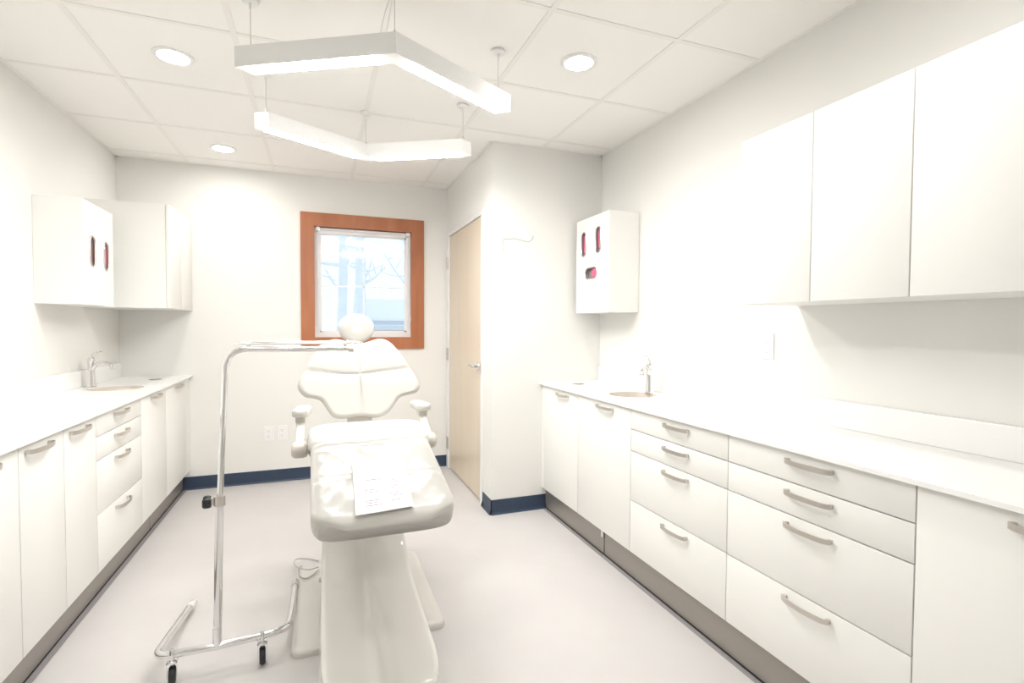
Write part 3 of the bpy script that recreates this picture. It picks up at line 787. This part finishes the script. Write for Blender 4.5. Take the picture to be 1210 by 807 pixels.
def back(bm):
    # resample the outline, then rings towards the centre
    n = len(out2); cxy = (0.0, 0.155)
    prof = [(1.0, 0.0), (0.998, 0.010), (0.990, 0.020), (0.975, 0.029), (0.955, 0.035), (0.93, 0.039)]
    K = 46
    for i in range(1, K): prof.append((0.93*(1-i/K), 0.040+0.006*(i/K)))
    rings = []
    for s, hgt in prof:
        ring = []
        for a, b in out2:
            x, z = cxy[0]+(a-cxy[0])*s, cxy[1]+(b-cxy[1])*s
            h = hgt
            d = min(seg_d((x, z), seamv), seg_d((x, z), seamh))
            fade = min(1, hgt/0.035)
            h -= fade*(0.008*math.exp(-(d/0.0045)**2)+0.006*math.exp(-d/0.018))
            ring.append(bm.verts.new(Vector((CX+x, BY0, BZ0))+bu*z+bn*h))
        rings.append(ring)
    c = bm.verts.new(Vector((CX, BY0, BZ0))+bu*cxy[1]+bn*0.030)
    for r0, r1 in zip(rings[:-1], rings[1:]):
        for k in range(n): bm.faces.new((r0[k], r0[(k+1) % n], r1[(k+1) % n], r1[k]))
    for k in range(n): bm.faces.new((rings[-1][k], rings[-1][(k+1) % n], c))
    # rear half
    pr = rings[0]
    for s, hgt in [(0.995, -0.012), (0.975, -0.022), (0.93, -0.028), (0.6, -0.034), (0.3, -0.036)]:
        rr = [bm.verts.new(Vector((CX+cxy[0]+(a-cxy[0])*s, BY0, BZ0))+bu*(cxy[1]+(b-cxy[1])*s)+bn*hgt) for a, b in out2]
        for k in range(n): bm.faces.new((pr[k], rr[k], rr[(k+1) % n], pr[(k+1) % n]))
        pr = rr
    c = bm.verts.new(Vector((CX, BY0, BZ0))+bu*cxy[1]-bn*0.036)
    for k in range(n): bm.faces.new((pr[k], c, pr[(k+1) % n]))
cmesh('backrest', MV, back, chair, smooth=180)
# rear shell and hinge of the back
def spine(bm):
    secs = []
    for z, w, t_ in [(-0.075, 0.045, 0.02), (-0.05, 0.055, 0.028), (0.0, 0.06, 0.03), (0.10, 0.10, 0.028), (0.25, 0.09, 0.024), (0.36, 0.05, 0.018)]:
        c = Vector((CX, BY0, BZ0))+bu*z-bn*0.045
        secs.append([c+Vector((p, 0, 0))+bn*q for p, q in superell(28, w, t_, 4)])
    loft(bm, secs)
cmesh('back_hinge', MGB, spine, chair, smooth=40)
# headrest
HRC = Vector((CX-0.003, 2.79, 1.2145))
def headrest(bm):
    n = 40; secs = []
    for i in range(25):
        a = -math.pi/2+math.pi*i/24; c = max(0.0, math.cos(a))**0.55; d = math.sin(a)*0.040
        secs.append([HRC+Vector((0.0905*c*math.cos(2*math.pi*k/n)*(1.0 if math.sin(2*math.pi*k/n) > 0 else 0.97), d-0.010*(1-c)*0, 0.077*c*math.copysign(abs(math.sin(2*math.pi*k/n))**0.92, math.sin(2*math.pi*k/n)))) for k in range(n)])
    loft(bm, secs)
cmesh('headrest', MV, headrest, chair, smooth=180)
cmesh('headrest_bar', MCH, lambda bm: (add_box(bm, CX-0.022, CX+0.022, 2.797, 2.805, 1.03, 1.22, bev=0.002), add_box(bm, CX-0.035, CX+0.035, 2.690, 2.797, 1.04, 1.09, bev=0.005)), chair)

# arm rests
def armrest(s):
    x = CX+s*0.262
    bm = bmesh.new()
    secs = []
    for i in range(21):
        a = i/20; y = 2.300+0.155*a; k = min(1, math.sqrt(max(0.0, 1-(1-min(1, a/0.12))**2))*0.99+0.01, math.sqrt(max(0.0, 1-(1-min(1, (1-a)/0.15))**2))*0.99+0.01)
        secs.append([Vector((x-s*0.014*a, y, 0.860-0.004*a))+Vector((p, 0, q)) for p, q in superell(24, 0.034*k, 0.019*k, 3.5)])
    loft(bm, secs); pad = build('arm_pad', bm, MV, chair, smooth=180)
    bm = bmesh.new(); add_box(bm, x-0.020, x+0.020, 2.335, 2.395, 0.812, 0.846, bev=0.006); st_ = build('pad_mount', bm, MGB, chair, smooth=35)
    bm = bmesh.new()
    pth = smooth_path([(x, 2.375, 0.825), (x, 2.335, 0.800), (x, 2.270, 0.770), (x, 2.210, 0.745)], 5)
    add_tube(bm, pth, 0.0175, 16, upv=(1, 0, 0)); build('arm_post', bm, MVL, chair, smooth=50)
    bm = bmesh.new()
    add_lathe(bm, [(0, -0.030), (0.022, -0.030), (0.030, -0.024), (0.0335, -0.012), (0.0335, 0.014), (0.030, 0.026), (0.022, 0.030), (0, 0.030)], (x, 2.205, 0.730), 'x', 28)
    build('arm_pivot', bm, MGB, chair, smooth=50)
    bm = bmesh.new(); add_lathe(bm, [(0, 0), (0.016, 0), (0.016, 0.06), (0, 0.06)], (x-0.085 if s > 0 else x+0.025, 2.215, 0.725), 'x', 20)
    build('arm_axle', bm, MVL, chair, smooth=50)
armrest(-1); armrest(1)

# base: floor plate, long low glossy cover, lift column
def rrect(x0, x1, y0, y1, r, n=8):
    out = []
    for cx_, cy_, a0 in [(x1-r, y1-r, 0), (x0+r, y1-r, 90), (x0+r, y0+r, 180), (x1-r, y0+r, 270)]:
        for k in range(n+1): a = math.radians(a0+90*k/n); out.append((cx_+r*math.cos(a), cy_+r*math.sin(a)))
    return out
bm = bmesh.new()
c0 = Vector((CX, 2.35, 0))
lp = rrect(CX-0.292, CX+0.292, 2.0, 2.72, 0.035)
loft(bm, [[Vector((c0.x+(a-c0.x)*k, c0.y+(b-c0.y)*k, z)) for a, b in lp] for k, z in [(1.0, 0.0), (1.0, 0.014), (0.985, 0.024), (0.965, 0.028), (0.90, 0.030)]])
build('base_plate', bm, MPL, chair, smooth=50)
def cover(bm):
    # stations along y: (y, halfwidth, height)
    KEY = [(1.500, 0.060, 0.050), (1.506, 0.100, 0.075), (1.525, 0.135, 0.100), (1.56, 0.163, 0.114), (1.61, 0.182, 0.120), (1.67, 0.191, 0.124), (1.75, 0.195, 0.126), (2.0, 0.193, 0.135), (2.15, 0.192, 0.155), (2.28, 0.190, 0.20),
           (2.36, 0.188, 0.26), (2.42, 0.186, 0.34), (2.46, 0.180, 0.42), (2.49, 0.172, 0.50), (2.52, 0.165, 0.60), (2.60, 0.15, 0.62), (2.78, 0.13, 0.60), (2.80, 0.12, 0.50)]
    KY = [(k[0], k[1], k[2]) for k in KEY]
    fine = []
    for a, b in zip(KY[:-1], KY[1:]):
        for q in range(4): fine.append(tuple(a[i]+(b[i]-a[i])*q/4 for i in range(3)))
    fine.append(KY[-1])
    for _ in range(4): fine = [fine[0]]+[tuple((a[k]+2*b[k]+c[k])/4 for k in range(3)) for a, b, c in zip(fine[:-2], fine[1:-1], fine[2:])]+[fine[-1]]
    secs = []
    for y, w, h in fine:
        s = []
        n = 44
        for k in range(n+1):
            u = -1+2*k/n; au = abs(u)
            # side walls rise steeply then round onto the top
            if au > 0.90: f = math.sin(math.acos(min(1, (au-0.90)/0.10)))*0.16+0.84 if au < 0.9999 else 0.0
            else: f = 1.0
            z = h*f
            gw = 0.010+0.030*max(0, min(1, (2.15-y)/0.6)); gd = 0.016*max(0.0, min(1, (2.3-y)/0.3))
            z -= gd*math.exp(-(u*w/gw)**2)
            z -= 0.022*math.exp(-(u*w/0.07)**2)*max(0.0, min(1, (y-2.05)/0.25))
            s.append(Vector((CX+u*w, y, z)))
        s.append(Vector((CX+w, y, 0.030 if y > 2.0 else 0.004))); s.append(Vector((CX-w, y, 0.030 if y > 2.0 else 0.004)))
        secs.append(s)
    loft(bm, secs)
cmesh('base_cover', MBS, cover, chair, smooth=50)
cmesh('lift_column', MVL, lambda bm: loft(bm, [[Vector((CX, 2.64, z))+Vector((p, q, 0)) for p, q in superell(32, w, d, 4)] for z, w, d in [(0.13, 0.10, 0.08), (0.45, 0.10, 0.08), (0.66, 0.12, 0.11), (0.69, 0.13, 0.12)]]), chair, smooth=40)
for s, yy in ((-1, 2.62), (1, 2.60)):
    bm = bmesh.new(); x = CX+s*0.166; h = s
    add_lathe(bm, [(0, 0), (0.013, 0), (0.013, h*0.022), (0.010, h*0.028), (0, h*0.028)], (x, 2.42, 0.085), 'x', 16)
    build('pivot_cap', bm, MGB, chair, smooth=40)

# paper lying on the leg rest
def on_leg(px, py, lift):
    d = fw+r2*((px-605)/FPX)-u2*((py-403.5)/FPX)
    zz = LEG['z0']+lift
    k = (zz-CAMZ-LEG['y0']*sl)/(d.z-d.y*sl); return d*k+Vector((0, 0, CAMZ))
pq = [on_leg(*q, 0.0095) for q in [(416, 543), (476, 537), (489, 598), (420, 609)]]
pap = thing('paper_sheet', sum(pq, Vector())/4, 'white printed paper sheet lying on the plastic covered leg rest', 'paper')
def pp(u, v, dz=0.0):
    a = pq[0].lerp(pq[1], u); b = pq[3].lerp(pq[2], u); p = a.lerp(b, v)
    return p+Vector((0, 0, 0.0012*math.sin(3*u+1)*math.sin(4*v)+dz))
bm = bmesh.new(); rws = [[bm.verts.new(pp(i/12, j/12)) for i in range(13)] for j in range(13)]
rw2 = [[bm.verts.new(pp(i/12, j/12, -0.0006)) for i in range(13)] for j in range(13)]
for j in range(12):
    for i in range(12):
        bm.faces.new((rws[j][i], rws[j][i+1], rws[j+1][i+1], rws[j+1][i])); bm.faces.new((rw2[j][i], rw2[j+1][i], rw2[j+1][i+1], rw2[j][i+1]))
for k in range(12):
    bm.faces.new((rws[0][k], rw2[0][k], rw2[0][k+1], rws[0][k+1])); bm.faces.new((rws[12][k+1], rw2[12][k+1], rw2[12][k], rws[12][k]))
    bm.faces.new((rws[k+1][0], rw2[k+1][0], rw2[k][0], rws[k][0])); bm.faces.new((rws[k][12], rw2[k][12], rw2[k+1][12], rws[k+1][12]))
build('sheet', bm, MPA, pap, smooth=180)
def dash(u0, u1, v, th=0.012):
    bm = bmesh.new()
    q = [bm.verts.new(pp(*c, 0.0006)) for c in ((u0, v), (u1, v), (u1, v+th), (u0, v+th))]; bm.faces.new(q)
    build('printed_line', bm, MINK, pap)
dash(0.22, 0.50, 0.44, 0.016)
for v in (0.62, 0.66, 0.80, 0.84, 0.88): dash(0.18, 0.18+random.uniform(0.20, 0.30), v)
for v in (0.40, 0.48, 0.52, 0.58, 0.62, 0.72, 0.76, 0.84): dash(0.62, 0.62+random.uniform(0.16, 0.28), v)
dash(0.86, 0.92, 0.27, 0.02)

# ------------------------------------------------------------------ wheeled chrome instrument stand
std = thing('instrument_stand', (-0.34, 2.02, 0), 'chrome wheeled instrument stand left of the dental chair', 'stand')
PXY = (-0.343, 2.018)
def base(bm):
    r = 0.0128
    path = fillet([(-0.515, 2.500, 0.036), (-0.5285, 2.15, 0.082), (-0.533, 2.020, 0.098), (-0.38, 2.014, 0.099), (-0.22, 2.024, 0.099), (-0.118, 2.045, 0.098), (-0.112, 2.16, 0.083), (-0.112, 2.545, 0.032)], 0.055, 8)
    add_tube(bm, path, r, 16)
cmesh('base_frame', MCH, base, std, smooth=60)
for x, lab, ye in ((-0.515, 1, -0.045), (-0.112, 0, 0)):
    cmesh('foot_cap', MPW if lab else MGB, lambda bm, x=x, ye=ye: add_tube(bm, [(x-(0.002 if lab else 0), 2.49+ye, 0.0385+(0.004 if lab else 0)), (x, 2.555+ye, 0.031), (x, 2.560+ye, 0.030)], [0.0155, 0.0155, 0.011], 16), std, smooth=50)
def caster(x, y, rot):
    ca, sa = math.cos(rot), math.sin(rot)
    bm = bmesh.new()
    add_lathe(bm, [(0, 0.074), (0.016, 0.074), (0.016, 0.080), (0.008, 0.082), (0.007, 0.118), (0.004, 0.122), (0, 0.122)], (x, y, 0), 'z', 16)
    for s in (-1, 1):
        c = Vector((x, y, 0))+Vector((ca, sa, 0))*s*0.0145
        secs = [[c+Vector((-sa, ca, 0))*p+Vector((ca, sa, 0))*q*0.0012+Vector((0, 0, z)) for p, q in ((-w, -1), (w, -1), (w, 1), (-w, 1))] for z, w in [(0.024, 0.007), (0.05, 0.014), (0.078, 0.016)]]
        loft(bm, secs)
    add_box(bm, x-0.0155, x+0.0155, y-0.014, y+0.014, 0.074, 0.078)
    f = build('caster_fork', bm, MCH, std, smooth=40)
    bm = bmesh.new(); u = Vector((ca, sa, 0)); v = Vector((-sa, ca, 0)); c = Vector((x, y, 0.031)); rings = []
    for rr_, hh in [(0.010, -0.0105), (0.024, -0.0105), (0.030, -0.0065), (0.0310, 0), (0.030, 0.0065), (0.024, 0.0105), (0.010, 0.0105)]:
        rings.append([c+u*hh+(v*math.cos(2*math.pi*k/28)+Vector((0, 0, 1))*math.sin(2*math.pi*k/28))*rr_ for k in range(28)])
    loft(bm, rings); build('wheel', bm, MBK, std, smooth=50)
caster(-0.478, 2.010, 0.15); caster(-0.200, 2.020, 0.10)
px_, py_ = PXY
cmesh('lower_pole', MCH, lambda bm: add_tube(bm, [(px_, py_, 0.099), (px_+0.012, py_, 0.600)], 0.0135, 20), std, smooth=50)
cmesh('pole_socket', MCH, lambda bm: add_tube(bm, [(px_, py_, 0.090), (px_, py_, 0.165)], 0.0150, 20), std, smooth=50)
cmesh('clamp_collar', MNI, lambda bm: (add_lathe(bm, [(0.0105, 0.598), (0.0185, 0.598), (0.0185, 0.632), (0.0105, 0.632), (0.0105, 0.598)], (px_+0.012, py_, 0), 'z', 24), add_box(bm, px_-0.014, px_, py_-0.009, py_+0.009, 0.602, 0.628, bev=0.002)), std, smooth=40)
def knob(bm):
    n = 40; secs = []
    for h, sc in [(0.0, 0.55), (0.003, 0.9), (0.010, 1.0), (0.020, 1.0), (0.026, 0.85), (0.028, 0.5)]:
        s = []
        for k in range(n):
            a = 2*math.pi*k/n; r = sc*(0.020+0.0035*math.cos(5*a)); s.append(Vector((px_-0.012-h, py_+r*math.cos(a), 0.612+r*math.sin(a))))
        secs.append(s)
    loft(bm, secs)
cmesh('clamp_knob', MBK, knob, std, smooth=50)
up_path = fillet([(px_+0.011, py_, 0.56), (px_+0.038, py_, 1.147), (0.105, py_-0.02, 1.143)], 0.075, 12)
cmesh('upper_pole', MCH, lambda bm: add_tube(bm, up_path, 0.0100, 18), std, smooth=50)
cmesh('end_cap', MGB, lambda bm: add_tube(bm, [(0.103, py_-0.02, 1.143), (0.120, py_-0.022, 1.1428)], 0.0108, 14), std, smooth=50)
def trayframe(bm):
    z = 1.167; y0, y1 = 1.93, 2.12; x0, x1 = -0.272, 0.150
    c = [(x0, y0, z), (x1, y0, z), (x1, y1, z), (x0, y1, z)]
    pts = []
    for i in range(4):
        p, q, r_ = Vector(c[i-1]), Vector(c[i]), Vector(c[(i+1) % 4]); a = (p-q).normalized()*0.04; b = (r_-q).normalized()*0.04
        for k in range(6): t_ = k/5; pts.append((1-t_)**2*(q+a)+2*t_*(1-t_)*q+t_*t_*(q+b))
    add_tube(bm, pts, 0.0032, 10, closed=True)
cmesh('tray_rim', MCH, trayframe, std, smooth=60)
for x in (-0.235, 0.09):
    cmesh('tray_bracket', MCH, lambda bm, x=x: (add_box(bm, x-0.006, x+0.006, py_-0.012, py_+0.002, 1.150, 1.164, bev=0.001), add_tube(bm, [(x, 1.93, 1.1635), (x, 2.12, 1.1635)], 0.0022, 8)), std)

# thin grey cord on the floor beside the chair base
bm = bmesh.new()
add_tube(bm, smooth_path([(-0.010, 2.80, 0.006), (-0.06, 2.84, 0.006), (-0.118, 2.80, 0.03), (-0.115, 2.68, 0.05), (-0.06, 2.62, 0.05), (-0.01, 2.64, 0.045)], 8), 0.0028, 8)
add_tube(bm, smooth_path([(-0.010, 2.62, 0.040), (-0.06, 2.56, 0.036), (-0.095, 2.60, 0.036), (-0.10, 2.68, 0.036), (-0.09, 2.76, 0.01)], 8), 0.0028, 8)
tag(build('cord', bm, mat('grey_cord', (0.45, 0.45, 0.46), 0.5), smooth=60), 'thin grey cord looping on the floor left of the chair base', 'cord')
